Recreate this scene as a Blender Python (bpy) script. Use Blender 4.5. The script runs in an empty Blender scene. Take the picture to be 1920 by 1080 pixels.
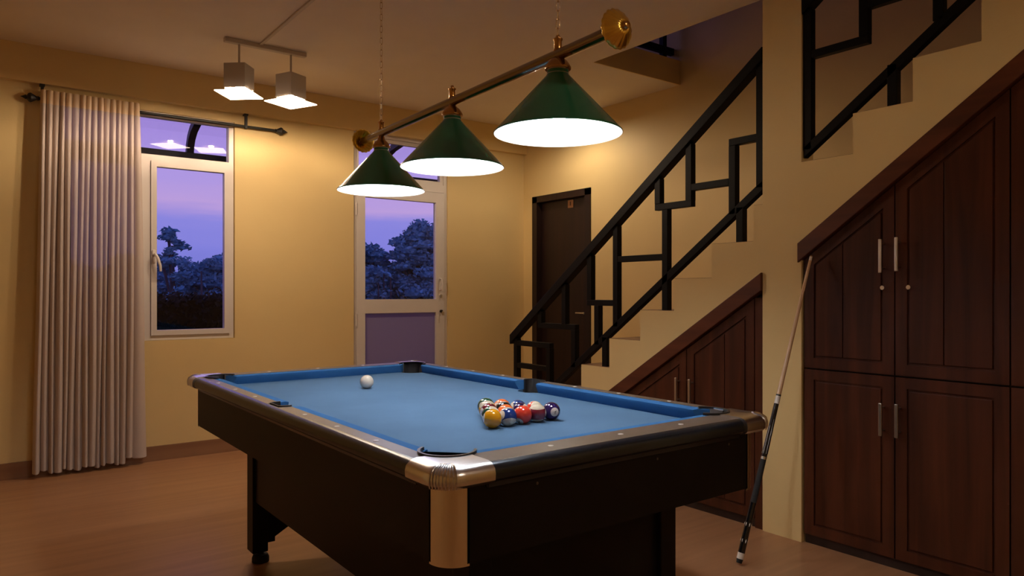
import bpy, bmesh, math, random
from mathutils import Vector, Matrix
random.seed(7)
S = bpy.context.scene
COL = S.collection
PI = math.pi

# ------------------------------------------------------------------ camera
F_PX, HORIZON, YAW, EYE = 1347.0, 549.6, math.radians(36.896), 1.16
cam_d = bpy.data.cameras.new('camera')
cam = bpy.data.objects.new('camera', cam_d); COL.objects.link(cam)
cam.location = (0, 0, EYE)
cam.rotation_euler = (PI / 2, 0, -YAW)
cam_d.sensor_width = 36.0
cam_d.lens = 36.0 * F_PX / 1920.0
cam_d.shift_y = (HORIZON - 540.0) / 1920.0
cam_d.clip_end = 500
S.camera = cam

# ------------------------------------------------------------------ colour management
S.view_settings.view_transform = 'Standard'
S.view_settings.look = 'None'
S.view_settings.exposure = 0.13
S.view_settings.gamma = 1.0
S.view_settings.use_curve_mapping = False

def lin(r, g, b, a=1.0):
    def f(c):
        c /= 255.0
        return c / 12.92 if c <= 0.04045 else ((c + 0.055) / 1.055) ** 2.4
    return (f(r), f(g), f(b), a)

# ------------------------------------------------------------------ world: dusk sky
W = bpy.data.worlds.new('dusk_sky'); S.world = W
W.use_nodes = True
nt = W.node_tree; nt.nodes.clear()
def wn(t, **k):
    n = nt.nodes.new(t)
    for a, b in k.items(): setattr(n, a, b)
    return n
tc = wn('ShaderNodeTexCoord'); sep = wn('ShaderNodeSeparateXYZ')
nt.links.new(tc.outputs['Generated'], sep.inputs[0])
mp = wn('ShaderNodeMapping'); mp.inputs['Scale'].default_value = (3.0, 3.0, 26.0)
nt.links.new(tc.outputs['Generated'], mp.inputs[0])
nz = wn('ShaderNodeTexNoise'); nz.inputs['Scale'].default_value = 1.4; nz.inputs['Detail'].default_value = 5
nt.links.new(mp.outputs[0], nz.inputs['Vector'])
m1 = wn('ShaderNodeMath', operation='SUBTRACT'); m1.inputs[1].default_value = 0.5
nt.links.new(nz.outputs['Fac'], m1.inputs[0])
m2 = wn('ShaderNodeMath', operation='MULTIPLY_ADD'); m2.inputs[1].default_value = 0.05
nt.links.new(m1.outputs[0], m2.inputs[0]); nt.links.new(sep.outputs['Z'], m2.inputs[2])
rp = wn('ShaderNodeValToRGB')
stops = [(-.0, (102, 108, 190)), (.06, (122, 122, 208)), (.095, (132, 128, 210)), (.112, (178, 150, 208)),
         (.15, (166, 145, 214)), (.24, (150, 126, 206)), (.5, (104, 94, 172)), (1.0, (70, 70, 144))]
els = rp.color_ramp.elements
els[0].position = 0; els[0].color = lin(*stops[0][1]); els[1].position = 1; els[1].color = lin(*stops[-1][1])
for p, c in stops[1:-1]:
    e = els.new(p); e.color = lin(*c)
nt.links.new(m2.outputs[0], rp.inputs[0])
bg = wn('ShaderNodeBackground'); bg.inputs['Strength'].default_value = 1.12
nt.links.new(rp.outputs[0], bg.inputs[0])
wo = wn('ShaderNodeOutputWorld'); nt.links.new(bg.outputs[0], wo.inputs[0])

# lamp strengths (used in the lamps' own builders below)
PANEL_EMIT = 26.0
HEAD_BULB_EMIT = 4300.0
SCONCE_EMIT = 1250.0
BULB_EMIT = 240.0
WARM = (1.0, 0.75, 0.53)
WARM_BULB = (1.0, 0.83, 0.64)
COOL_BULB = (0.93, 0.95, 1.0)
NEAR_LIGHT = 0.42      # the near twin-head light is dimmer

# ------------------------------------------------------------------ materials
def mat(name):
    m = bpy.data.materials.new(name); m.use_nodes = True
    return m, m.node_tree, m.node_tree.nodes['Principled BSDF']

def paint(name, col, rough=.6, metal=0.0, spec=.5, coat=0.0, noise=0.0, nscale=4.0, bump=0.0, bscale=60.0, stretch=(1, 1, 1), col2=None):
    m, t, b = mat(name)
    b.inputs['Base Color'].default_value = (*col, 1)
    b.inputs['Roughness'].default_value = rough
    b.inputs['Metallic'].default_value = metal
    b.inputs['Specular IOR Level'].default_value = spec
    b.inputs['Coat Weight'].default_value = coat
    tcn = t.nodes.new('ShaderNodeTexCoord')
    if noise or col2:
        mpn = t.nodes.new('ShaderNodeMapping'); mpn.inputs['Scale'].default_value = stretch
        t.links.new(tcn.outputs['Object'], mpn.inputs[0])
        n = t.nodes.new('ShaderNodeTexNoise'); n.inputs['Scale'].default_value = nscale; n.inputs['Detail'].default_value = 6
        t.links.new(mpn.outputs[0], n.inputs['Vector'])
        r = t.nodes.new('ShaderNodeValToRGB')
        c2 = col2 if col2 else tuple(c * (1 - noise) for c in col)
        r.color_ramp.elements[0].position = .35; r.color_ramp.elements[1].position = .65
        r.color_ramp.elements[0].color = (*c2, 1); r.color_ramp.elements[1].color = (*col, 1)
        t.links.new(n.outputs['Fac'], r.inputs[0]); t.links.new(r.outputs[0], b.inputs['Base Color'])
    if bump:
        n2 = t.nodes.new('ShaderNodeTexNoise'); n2.inputs['Scale'].default_value = bscale; n2.inputs['Detail'].default_value = 4
        t.links.new(tcn.outputs['Object'], n2.inputs['Vector'])
        bn = t.nodes.new('ShaderNodeBump'); bn.inputs['Strength'].default_value = bump; bn.inputs['Distance'].default_value = .01
        t.links.new(n2.outputs['Fac'], bn.inputs['Height']); t.links.new(bn.outputs[0], b.inputs['Normal'])
    return m

def wood(name, dark, light, axis, rough=.4, scale=1.0, spec=.4):
    """grain runs along the given axis (0,1,2) of object space"""
    m, t, b = mat(name)
    tcn = t.nodes.new('ShaderNodeTexCoord'); mpn = t.nodes.new('ShaderNodeMapping')
    s = [14 * scale] * 3; s[axis] = .9 * scale
    mpn.inputs['Scale'].default_value = s
    t.links.new(tcn.outputs['Object'], mpn.inputs[0])
    n = t.nodes.new('ShaderNodeTexNoise'); n.inputs['Scale'].default_value = 1.6; n.inputs['Detail'].default_value = 8; n.inputs['Distortion'].default_value = .6
    t.links.new(mpn.outputs[0], n.inputs['Vector'])
    r = t.nodes.new('ShaderNodeValToRGB')
    r.color_ramp.elements[0].position = .3; r.color_ramp.elements[1].position = .72
    r.color_ramp.elements[0].color = (*dark, 1); r.color_ramp.elements[1].color = (*light, 1)
    t.links.new(n.outputs['Fac'], r.inputs[0]); t.links.new(r.outputs[0], b.inputs['Base Color'])
    bn = t.nodes.new('ShaderNodeBump'); bn.inputs['Strength'].default_value = .08; bn.inputs['Distance'].default_value = .003
    t.links.new(n.outputs['Fac'], bn.inputs['Height']); t.links.new(bn.outputs[0], b.inputs['Normal'])
    b.inputs['Roughness'].default_value = rough; b.inputs['Specular IOR Level'].default_value = spec
    return m

M = {}
M['wall'] = paint('yellow_wall_paint', (.80, .60, .275), rough=.55, spec=.35, noise=.06, nscale=1.2, bump=.06, bscale=90)
M['ceiling'] = paint('ceiling_paint', (.88, .78, .64), rough=.85, spec=.2, noise=.03, bump=.03)
M['beam'] = M['wall']
M['floor'] = wood('wood_look_floor', (.345, .172, .083), (.43, .222, .108), 0, rough=.34, scale=.9, spec=.4)
M['skirting'] = wood('skirting_tile', (.24, .115, .055), (.33, .165, .08), 0, rough=.4, scale=.6)
M['cabinet_wood'] = wood('stained_cabinet_wood', (.034, .0085, .0032), (.088, .024, .0085), 2, rough=.45, scale=.7, spec=.2)
M['trim_wood'] = wood('stained_trim_wood', (.065, .017, .007), (.13, .036, .014), 1, rough=.38, scale=.8)
M['door_wood'] = wood('dark_door_wood', (.012, .005, .0035), (.028, .010, .006), 2, rough=.45, scale=.7)
M['black_metal'] = paint('black_railing_paint', (.0032, .003, .0028), rough=.5, spec=.14)
M['white_frame'] = paint('white_powder_coat', (.74, .68, .62), rough=.38, spec=.45, noise=.03, nscale=8)
M['tread'] = paint('stair_tread_tile', (.30, .15, .08), rough=.35, noise=.15, nscale=6)
M['chrome'] = paint('chrome', (.86, .87, .90), rough=.24, metal=1)
M['satin_metal'] = paint('brushed_satin_metal', (.97, .86, .66), rough=.34, metal=1)
M['steel'] = paint('satin_steel', (.62, .58, .50), rough=.32, metal=1)
M['brass'] = paint('antique_brass', (.52, .29, .10), rough=.22, metal=1)
M['gold'] = paint('gold_plate', (1.0, .70, .14), rough=.28, metal=1)
M['chain'] = paint('pale_brass_chain', (.72, .58, .36), rough=.25, metal=1)
M['bar_brass'] = paint('tarnished_brass_tube', (.33, .27, .18), rough=.16, metal=1)
M['cloth'] = paint('blue_table_cloth', (.086, .168, .290), rough=.95, spec=.08, noise=.14, nscale=3.0, bump=.12, bscale=700)
M['cushion'] = paint('blue_cushion_cloth', (.033, .13, .33), rough=.92, spec=.08, noise=.08, nscale=9.0, bump=.1, bscale=700)
M['table_black'] = paint('black_laminate', (.0065, .0058, .0052), rough=.45, spec=.22)
M['rail_top'] = paint('grey_brown_rail_laminate', (.105, .082, .068), rough=.33, spec=.5, noise=.12, nscale=30)
M['rail_edge'] = paint('black_rail_edge', (.012, .014, .020), rough=.24, spec=1.0)
M['rail_edge'].node_tree.nodes['Principled BSDF'].inputs['Specular Tint'].default_value = (.62, .78, 1.0, 1)  # bluish cast of the ridge highlight put into the specular tint
M['plastic'] = paint('black_pocket_plastic', (.012, .011, .012), rough=.35)
M['grey_rim'] = paint('grey_pocket_rim', (.022, .021, .021), rough=.3, spec=.5)
M['sight'] = paint('white_sight', (.93, .91, .88), rough=.25)
M['green'] = paint('green_enamel', (.018, .20, .11), rough=.24, spec=.5, coat=.25)
M['shade_white'] = paint('white_enamel', (.90, .88, .84), rough=.4)
M['lamp_body'] = paint('cream_lamp_body', (.52, .45, .38), rough=.5)
M['trunking'] = paint('cream_trunking', (.62, .53, .43), rough=.55)
M['iron'] = paint('black_iron', (.012, .011, .010), rough=.45)
M['shaft'] = wood('maple_shaft', (.55, .33, .17), (.72, .47, .27), 2, rough=.3, scale=2)
M['butt'] = paint('black_cue_lacquer', (.008, .008, .009), rough=.18, coat=.5)
M['wrap'] = paint('black_cue_wrap', (.012, .012, .012), rough=.75, bump=.3, bscale=400)
M['ivory'] = paint('ivory_plastic', (.78, .72, .64), rough=.3)
M['rubber'] = paint('black_rubber', (.012, .012, .012), rough=.8)
M['plaque'] = paint('bronze_plaque', (.32, .16, .08), rough=.35, metal=.6)
M['bark'] = paint('grey_bark', (.10, .10, .11), rough=.9, noise=.3, nscale=3)
M['leaf'] = paint('haze_blue_tree_leaves', (.19, .50, .64), rough=.8, spec=.1, noise=.35, nscale=1.2)  # blue dusk haze is put into the leaf colour
M['leaf_far_haze'] = paint('haze_pale_tree_leaves', (.26, .58, .72), rough=.8, spec=.1, noise=.3, nscale=1.0)  # lighter leaves, with the distance haze put into their colour
M['hedge'] = paint('hedge_leaves', (.009, .017, .010), rough=.7, spec=.2, noise=.4, nscale=6)
M['ground'] = paint('dark_lawn', (.03, .05, .025), rough=.95, noise=.3, nscale=2)
M['canopy_metal'] = paint('canopy_dark_steel', (.012, .012, .016), rough=.5)
M['frosted'] = None

def glass_mat(name, refl=1.0, tint=(1, 1, 1)):
    m = bpy.data.materials.new(name); m.use_nodes = True
    t = m.node_tree; t.nodes.clear()
    o = t.nodes.new('ShaderNodeOutputMaterial'); mx = t.nodes.new('ShaderNodeMixShader')
    tr = t.nodes.new('ShaderNodeBsdfTransparent'); tr.inputs[0].default_value = (*tint, 1)
    gl = t.nodes.new('ShaderNodeBsdfGlossy'); gl.inputs['Roughness'].default_value = .015
    fr = t.nodes.new('ShaderNodeFresnel'); fr.inputs[0].default_value = 1.45
    mu = t.nodes.new('ShaderNodeMath'); mu.operation = 'MULTIPLY'; mu.inputs[1].default_value = refl
    t.links.new(fr.outputs[0], mu.inputs[0]); t.links.new(mu.outputs[0], mx.inputs[0])
    t.links.new(tr.outputs[0], mx.inputs[1]); t.links.new(gl.outputs[0], mx.inputs[2]); t.links.new(mx.outputs[0], o.inputs[0])
    return m
M['glass'] = glass_mat('window_glass', .75, (.97, .97, .98))
M['canopy_sheet'] = glass_mat('canopy_sheet', .06, (.985, .98, .99))

def frosted_mat():
    m = bpy.data.materials.new('frosted_door_glass'); m.use_nodes = True
    t = m.node_tree; t.nodes.clear()
    o = t.nodes.new('ShaderNodeOutputMaterial'); mx = t.nodes.new('ShaderNodeMixShader'); mx.inputs[0].default_value = .45
    tl = t.nodes.new('ShaderNodeBsdfTranslucent'); tl.inputs[0].default_value = (.62, .57, .68, 1)
    b = t.nodes.new('ShaderNodeBsdfPrincipled'); b.inputs['Base Color'].default_value = (.40, .34, .36, 1); b.inputs['Roughness'].default_value = .35
    t.links.new(tl.outputs[0], mx.inputs[1]); t.links.new(b.outputs[0], mx.inputs[2]); t.links.new(mx.outputs[0], o.inputs[0])
    return m
M['frosted'] = frosted_mat()

def sheer_mat(name, col, transp):
    m = bpy.data.materials.new(name); m.use_nodes = True
    t = m.node_tree; t.nodes.clear()
    o = t.nodes.new('ShaderNodeOutputMaterial')
    d = t.nodes.new('ShaderNodeBsdfDiffuse'); d.inputs[0].default_value = (*col, 1)
    tl = t.nodes.new('ShaderNodeBsdfTranslucent'); tl.inputs[0].default_value = (*col, 1)
    tr = t.nodes.new('ShaderNodeBsdfTransparent')
    a = t.nodes.new('ShaderNodeMixShader'); a.inputs[0].default_value = .08
    b = t.nodes.new('ShaderNodeMixShader')
    tcn = t.nodes.new('ShaderNodeTexCoord'); mpn = t.nodes.new('ShaderNodeMapping'); mpn.inputs['Scale'].default_value = (260, 260, 18)
    n = t.nodes.new('ShaderNodeTexNoise'); n.inputs['Scale'].default_value = 1.0
    t.links.new(tcn.outputs['Object'], mpn.inputs[0]); t.links.new(mpn.outputs[0], n.inputs['Vector'])
    mu = t.nodes.new('ShaderNodeMath'); mu.operation = 'MULTIPLY'; mu.inputs[1].default_value = transp * 2
    t.links.new(n.outputs['Fac'], mu.inputs[0]); t.links.new(mu.outputs[0], b.inputs[0])
    t.links.new(d.outputs[0], a.inputs[1]); t.links.new(tl.outputs[0], a.inputs[2])
    t.links.new(a.outputs[0], b.inputs[1]); t.links.new(tr.outputs[0], b.inputs[2]); t.links.new(b.outputs[0], o.inputs[0])
    return m
M['sheer'] = sheer_mat('sheer_curtain_fabric', (.62, .52, .46), .045)
M['heading'] = sheer_mat('curtain_heading_fabric', (.74, .56, .37), .0)

def emit_mat(name, col, strength):
    m = bpy.data.materials.new(name); m.use_nodes = True
    t = m.node_tree; t.nodes.clear()
    o = t.nodes.new('ShaderNodeOutputMaterial'); e = t.nodes.new('ShaderNodeEmission')
    e.inputs[0].default_value = (*col, 1); e.inputs[1].default_value = strength
    t.links.new(e.outputs[0], o.inputs[0])
    return m
M['sconce_bulb'] = emit_mat('lit_sconce_bulb', WARM_BULB, SCONCE_EMIT)
M['head_bulb'] = emit_mat('lit_head_bulb', WARM, HEAD_BULB_EMIT)
def lit_glass(k):
    m = emit_mat('lit_diffuser', WARM, PANEL_EMIT); t = m.node_tree
    ge = t.nodes.new('ShaderNodeNewGeometry'); sx = t.nodes.new('ShaderNodeSeparateXYZ'); t.links.new(ge.outputs['True Normal'], sx.inputs[0])
    lt = t.nodes.new('ShaderNodeMath'); lt.operation = 'LESS_THAN'; lt.inputs[1].default_value = .5; t.links.new(sx.outputs['Z'], lt.inputs[0])
    ml = t.nodes.new('ShaderNodeMath'); ml.operation = 'MULTIPLY'; ml.inputs[1].default_value = PANEL_EMIT * k; t.links.new(lt.outputs[0], ml.inputs[0])
    t.links.new(ml.outputs[0], [n for n in t.nodes if n.type == 'EMISSION'][0].inputs[1])
    o = [n for n in t.nodes if n.type == 'OUTPUT_MATERIAL'][0]; e = [n for n in t.nodes if n.type == 'EMISSION'][0]
    mx = t.nodes.new('ShaderNodeMixShader'); mx.inputs[0].default_value = .52; tr = t.nodes.new('ShaderNodeBsdfTransparent')
    t.links.new(tr.outputs[0], mx.inputs[1]); t.links.new(e.outputs[0], mx.inputs[2]); t.links.new(mx.outputs[0], o.inputs[0])
    return m
M['panel_light'] = lit_glass(1.0)
M['panel_light_near'] = lit_glass(NEAR_LIGHT)
M['head_bulb_near'] = emit_mat('lit_near_head_bulb', WARM, HEAD_BULB_EMIT * NEAR_LIGHT)
M['bulb'] = emit_mat('lit_bulb', COOL_BULB, BULB_EMIT)

# ------------------------------------------------------------------ mesh helpers (world coordinates in, local out)
class MB:
    def __init__(s): s.bm = bmesh.new()
    def box(s, x0, x1, y0, y1, z0, z1, bev=0.0):
        vs = [s.bm.verts.new(p) for p in ((x0, y0, z0), (x1, y0, z0), (x1, y1, z0), (x0, y1, z0), (x0, y0, z1), (x1, y0, z1), (x1, y1, z1), (x0, y1, z1))]
        fs = [s.bm.faces.new([vs[i] for i in f]) for f in ((0, 3, 2, 1), (4, 5, 6, 7), (0, 1, 5, 4), (1, 2, 6, 5), (2, 3, 7, 6), (3, 0, 4, 7))]
        if bev:
            es = list({e for f in fs for e in f.edges})
            bmesh.ops.bevel(s.bm, geom=es, offset=bev, segments=2, affect='EDGES', profile=.5)
        return s
    def prism(s, poly, axis, a0, a1, bev=0.0):
        """extrude a 2-D polygon along an axis; polygon coords are the other two axes in xyz order"""
        def P(p, a):
            if axis == 0: return (a, p[0], p[1])
            if axis == 1: return (p[0], a, p[1])
            return (p[0], p[1], a)
        n = len(poly)
        A = [s.bm.verts.new(P(p, a0)) for p in poly]; B = [s.bm.verts.new(P(p, a1)) for p in poly]
        fs = [s.bm.faces.new(A), s.bm.faces.new(B[::-1])]
        for i in range(n):
            fs.append(s.bm.faces.new((A[i], B[i], B[(i + 1) % n], A[(i + 1) % n])))
        if bev:
            es = list(fs[0].edges) + list(fs[1].edges)
            bmesh.ops.bevel(s.bm, geom=es, offset=bev, segments=2, affect='EDGES', profile=.5)
        return s
    def ring(s, outer, inner, axis, a0, a1):
        def P(p, a):
            if axis == 0: return (a, p[0], p[1])
            if axis == 1: return (p[0], a, p[1])
            return (p[0], p[1], a)
        n = len(outer)
        O0 = [s.bm.verts.new(P(p, a0)) for p in outer]; I0 = [s.bm.verts.new(P(p, a0)) for p in inner]
        O1 = [s.bm.verts.new(P(p, a1)) for p in outer]; I1 = [s.bm.verts.new(P(p, a1)) for p in inner]
        for i in range(n):
            j = (i + 1) % n
            for q in ((O0[i], O0[j], I0[j], I0[i]), (O1[i], I1[i], I1[j], O1[j]), (O0[i], O1[i], O1[j], O0[j]), (I0[i], I0[j], I1[j], I1[i])):
                s.bm.faces.new(q)
        return s
    def tube(s, a, b, r0, r1=None, seg=12, cap=True):
        a = Vector(a); b = Vector(b); r1 = r0 if r1 is None else r1
        d = (b - a).normalized(); u = d.orthogonal().normalized(); v = d.cross(u)
        A = []; B = []
        for i in range(seg):
            t = 2 * PI * i / seg; w = u * math.cos(t) + v * math.sin(t)
            A.append(s.bm.verts.new(a + w * r0)); B.append(s.bm.verts.new(b + w * r1))
        for i in range(seg):
            s.bm.faces.new((A[i], A[(i + 1) % seg], B[(i + 1) % seg], B[i]))
        if cap: s.bm.faces.new(A[::-1]); s.bm.faces.new(B)
        return s
    def path(s, pts, r, seg=8, closed=False):
        """round tube along a polyline"""
        pts = [Vector(p) for p in pts]; n = len(pts); rings = []; prev = None
        for i, p in enumerate(pts):
            a = pts[(i - 1) % n] if (closed or i > 0) else p
            b = pts[(i + 1) % n] if (closed or i < n - 1) else p
            d = (b - a).normalized()
            u = d.orthogonal().normalized() if prev is None else (prev - d * prev.dot(d)).normalized()
            prev = u; v = d.cross(u)
            rings.append([s.bm.verts.new(p + (u * math.cos(2 * PI * k / seg) + v * math.sin(2 * PI * k / seg)) * (r[i] if isinstance(r, list) else r)) for k in range(seg)])
        for i in range(n if closed else n - 1):
            A = rings[i]; B = rings[(i + 1) % n]
            for k in range(seg): s.bm.faces.new((A[k], A[(k + 1) % seg], B[(k + 1) % seg], B[k]))
        if not closed: s.bm.faces.new(rings[0][::-1]); s.bm.faces.new(rings[-1])
        return s
    def lathe(s, prof, c, seg=32, axis=Vector((0, 0, 1)), mod=None, close=False):
        """profile of (radius, height) about an axis through c"""
        c = Vector(c); axis = Vector(axis).normalized()
        u = axis.orthogonal().normalized(); v = axis.cross(u); rings = []
        for r, h in prof:
            if r < 1e-6: rings.append([s.bm.verts.new(c + axis * h)]); continue
            rg = []
            for k in range(seg):
                t = 2 * PI * k / seg; rr = r * (mod(t, r) if mod else 1)
                rg.append(s.bm.verts.new(c + axis * h + (u * math.cos(t) + v * math.sin(t)) * rr))
            rings.append(rg)
        for A, B in zip(rings, rings[1:]):
            for k in range(seg):
                j = (k + 1) % seg
                if len(A) == 1 and len(B) == 1: continue
                if len(A) == 1: s.bm.faces.new((A[0], B[j], B[k]))
                elif len(B) == 1: s.bm.faces.new((A[k], A[j], B[0]))
                else: s.bm.faces.new((A[k], A[j], B[j], B[k]))
        return s
    def build(s, name, m, parent=None, smooth=False, kind=None):
        bmesh.ops.recalc_face_normals(s.bm, faces=s.bm.faces)
        if parent is not None:
            off = Vector((0, 0, 0)); p = parent
            while p is not None: off += p.location; p = p.parent
            bmesh.ops.translate(s.bm, verts=s.bm.verts, vec=-off)
        me = bpy.data.meshes.new(name); s.bm.to_mesh(me); s.bm.free()
        if smooth:
            me.polygons.foreach_set('use_smooth', [True] * len(me.polygons))
            if smooth != 'all': me.set_sharp_from_angle(angle=math.radians(40))
        me.materials.append(m)
        o = bpy.data.objects.new(name, me); COL.objects.link(o)
        if parent is not None: o.parent = parent
        if kind: o['kind'] = kind
        return o

def child_at(name, me, parent, loc, rot=(0, 0, 0)):
    o = bpy.data.objects.new(name, me); COL.objects.link(o); o.parent = parent
    off = Vector((0, 0, 0)); p = parent
    while p is not None: off += p.location; p = p.parent
    o.location = Vector(loc) - off; o.rotation_euler = rot
    return o

def tag(o, label, cat, group=None, kind=None):
    o['label'] = label; o['category'] = cat
    if group: o['group'] = group
    if kind: o['kind'] = kind
    return o

def thing(name, label, cat, loc, group=None, kind=None):
    o = bpy.data.objects.new(name, None); COL.objects.link(o); o.location = loc
    o.empty_display_size = .1
    return tag(o, label, cat, group, kind)

def struct(o, label, cat):
    return tag(o, label, cat, kind='structure')

def inset(poly, d):
    """offset a convex polygon (any winding) inward by d"""
    n = len(poly); area = sum(poly[i][0] * poly[(i + 1) % n][1] - poly[(i + 1) % n][0] * poly[i][1] for i in range(n))
    sg = 1 if area > 0 else -1; L = []
    for i in range(n):
        a = Vector(poly[i]); b = Vector(poly[(i + 1) % n]); e = (b - a).normalized()
        nn = Vector((-e.y, e.x)) * sg
        L.append((a + nn * d, e))
    out = []
    for i in range(n):
        p, e = L[i - 1]; q, f = L[i]
        den = e.x * f.y - e.y * f.x; w = q - p
        t = (w.x * f.y - w.y * f.x) / den
        r = p + e * t; out.append((r.x, r.y))
    return out

# ------------------------------------------------------------------ room shell
WY = 5.46        # window wall
WX = 4.24        # wall with the brown door
PX = 3.085       # stair wall / pillar face
CZ = 2.72        # ceiling
X0, Y0 = -1.9, -2.6

struct(MB().box(X0 - .2, WX + .2, Y0 - .2, WY + .2, -.1, 0).build('floor', M['floor']), 'brown wood-look floor under the pool table', 'floor')

# ceiling with the stairwell opening (X 3.36..4.24, Y -0.6..3.56)
OX, OY0, OY1 = 3.355, -.6, 3.56
b = MB()
b.box(X0 - .2, OX, Y0 - .2, WY + .2, CZ, CZ + .17)
b.box(OX, WX + .2, OY1, WY + .2, CZ, CZ + .17)
b.box(OX, WX + .2, Y0 - .2, OY0, CZ, CZ + .17)
ceiling = struct(b.build('ceiling', M['ceiling']), 'plain pale ceiling with a stairwell opening at the right', 'ceiling')
# yellow plastered edge of the slab facing the stairwell
struct(MB().box(OX, WX, OY1 - .012, OY1, CZ, CZ + .18).build('trim_1', M['wall']), 'yellow slab edge at the far end of the stairwell opening', 'slab edge')

# window wall with openings
WIN = (.44, 1.545, .83, 2.418)       # x0,x1,z0,z1
DOR = (2.485, 3.385, 0.0, 2.50)
b = MB()
T = .18
b.box(X0 - .2, WIN[0], WY, WY + T, 0, 2.9)
b.box(WIN[0], WIN[1], WY, WY + T, 0, WIN[2])
b.box(WIN[0], WIN[1], WY, WY + T, WIN[3], 2.9)
b.box(WIN[1], DOR[0], WY, WY + T, 0, 2.9)
b.box(DOR[0], DOR[1], WY, WY + T, DOR[3], 2.9)
b.box(DOR[1], WX + .2, WY, WY + T, 0, 2.9)
# upper storey: openings for its own window
b.box(X0 - .2, 1.5, WY, WY + T, 2.9, 5.5)
b.box(1.5, 3.5, WY, WY + T, 2.9, 3.3)
b.box(1.5, 3.5, WY, WY + T, 5.0, 5.5)
b.box(3.5, WX + .2, WY, WY + T, 2.9, 5.5)
struct(b.build('wall_back', M['wall']), 'yellow painted wall with the curtained window and glazed door', 'wall')
struct(MB().box(X0, WX, WY - .05, WY, 2.484, CZ).build('trim_2', M['beam']), 'shallow yellow beam along the top of the window wall', 'beam')

# wall with brown door (X = WX)
DY0, DY1, DZ = 4.53, 5.30, 2.062
b = MB()
b.box(WX, WX + .2, Y0 - .2, DY0, 0, 5.5)
b.box(WX, WX + .2, DY0, DY1, DZ, 5.5)
b.box(WX, WX + .2, DY1, WY + .2, 0, 5.5)
struct(b.build('wall_right', M['wall']), 'yellow wall behind the stairs with a brown wooden door', 'wall')
struct(MB().box(X0 - .2, X0, Y0 - .2, WY + .2, 0, 2.9).build('wall_left', M['wall']), 'yellow wall on the left side of the room', 'wall')
struct(MB().box(X0 - .2, WX + .2, Y0 - .2, Y0, 0, 2.9).build('wall_front', M['wall']), 'yellow wall behind the viewer', 'wall')
b = MB(); b.box(X0 - .2, X0, Y0 - .2, WY + .2, 2.9, 5.5); b.box(X0 - .2, WX + .2, Y0 - .2, Y0, 2.9, 5.5); b.box(X0 - .2, WX + .2, Y0 - .2, WY + .2, 5.5, 5.6)
struct(b.build('wall_upper', M['ceiling']), 'upper storey walls and ceiling around the stairwell', 'wall')

# skirting
b = MB(); b.box(X0, DOR[0] - .0, WY - .014, WY, 0, .102); struct(b.build('baseboard_back', M['skirting']), 'brown tile skirting under the curtained window', 'skirting')
b = MB(); b.box(DOR[1], WX, WY - .014, WY, 0, .102); struct(b.build('baseboard_corner', M['skirting']), 'brown tile skirting between glazed door and corner', 'skirting')

# ------------------------------------------------------------------ stairs: wall with sawtooth, pillar, steps
RISE, RUN, SY = .177, .251, 4.131
PIL = (1.866, 2.071)
def z_small(y): return max(0.0, 1.261 - .654 * (y - 2.071))
def z_large(y): return 1.395 + .733 * (1.873 - y)
ST = .10
b = MB()
def col(ya, yb, zt):
    """one slice of stair wall between y=ya and y=yb (ya<yb), above the cabinets"""
    lo = z_large if yb <= PIL[0] + 1e-6 else z_small
    if lo(yb) < 1e-6 and lo(ya) > 1e-6:            # trim meets the floor inside this slice
        yc = 2.071 + 1.261 / .654
        b.prism([(ya, lo(ya)), (yc, 0), (yc, zt), (ya, zt)], 0, PX, PX + ST); b.box(PX, PX + ST, yc, yb, 0, zt); return
    p = [(ya, lo(ya)), (yb, lo(yb)), (yb, zt), (ya, zt)]
    b.prism(p, 0, PX, PX + ST)
NST = 16
for n in range(1, NST + 1):
    yb = SY - (n - 1) * RUN; ya = yb - RUN; zt = n * RISE
    if ya < PIL[0] < yb or ya < PIL[1] < yb or (ya >= PIL[0] and yb <= PIL[1]):
        if yb > PIL[1]: col(PIL[1], yb, zt)
        if ya < PIL[0]: col(ya, PIL[0], zt)
    else: col(ya, yb, zt)
yend = SY - NST * RUN
b.box(PX, PX + ST, PIL[0], PIL[1], 0, CZ)
b.box(PX, PX + ST, Y0, yend, 0, CZ)
struct(b.build('wall_stairs', M['wall']), 'yellow stepped stair wall with a square pillar beside the wooden cupboards', 'stair wall')

stairs = thing('staircase', 'straight staircase of plastered steps rising behind the pillar', 'stairs', (PX + .5, SY, 0), kind='structure')
for n in range(1, NST + 1):
    yb = SY - (n - 1) * RUN; ya = yb - RUN; zt = n * RISE
    st = MB().prism([(ya, max(0, zt - RISE - .16)), (yb, max(0, zt - RISE - .02)), (yb, zt - .012), (ya, zt - .012)], 0, PX + ST, WX).build('step', M['wall'], stairs)
    MB().box(PX + .004, WX, ya + .003, yb, zt - .012, zt + .002).build('tread', M['tread'], st)

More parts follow.
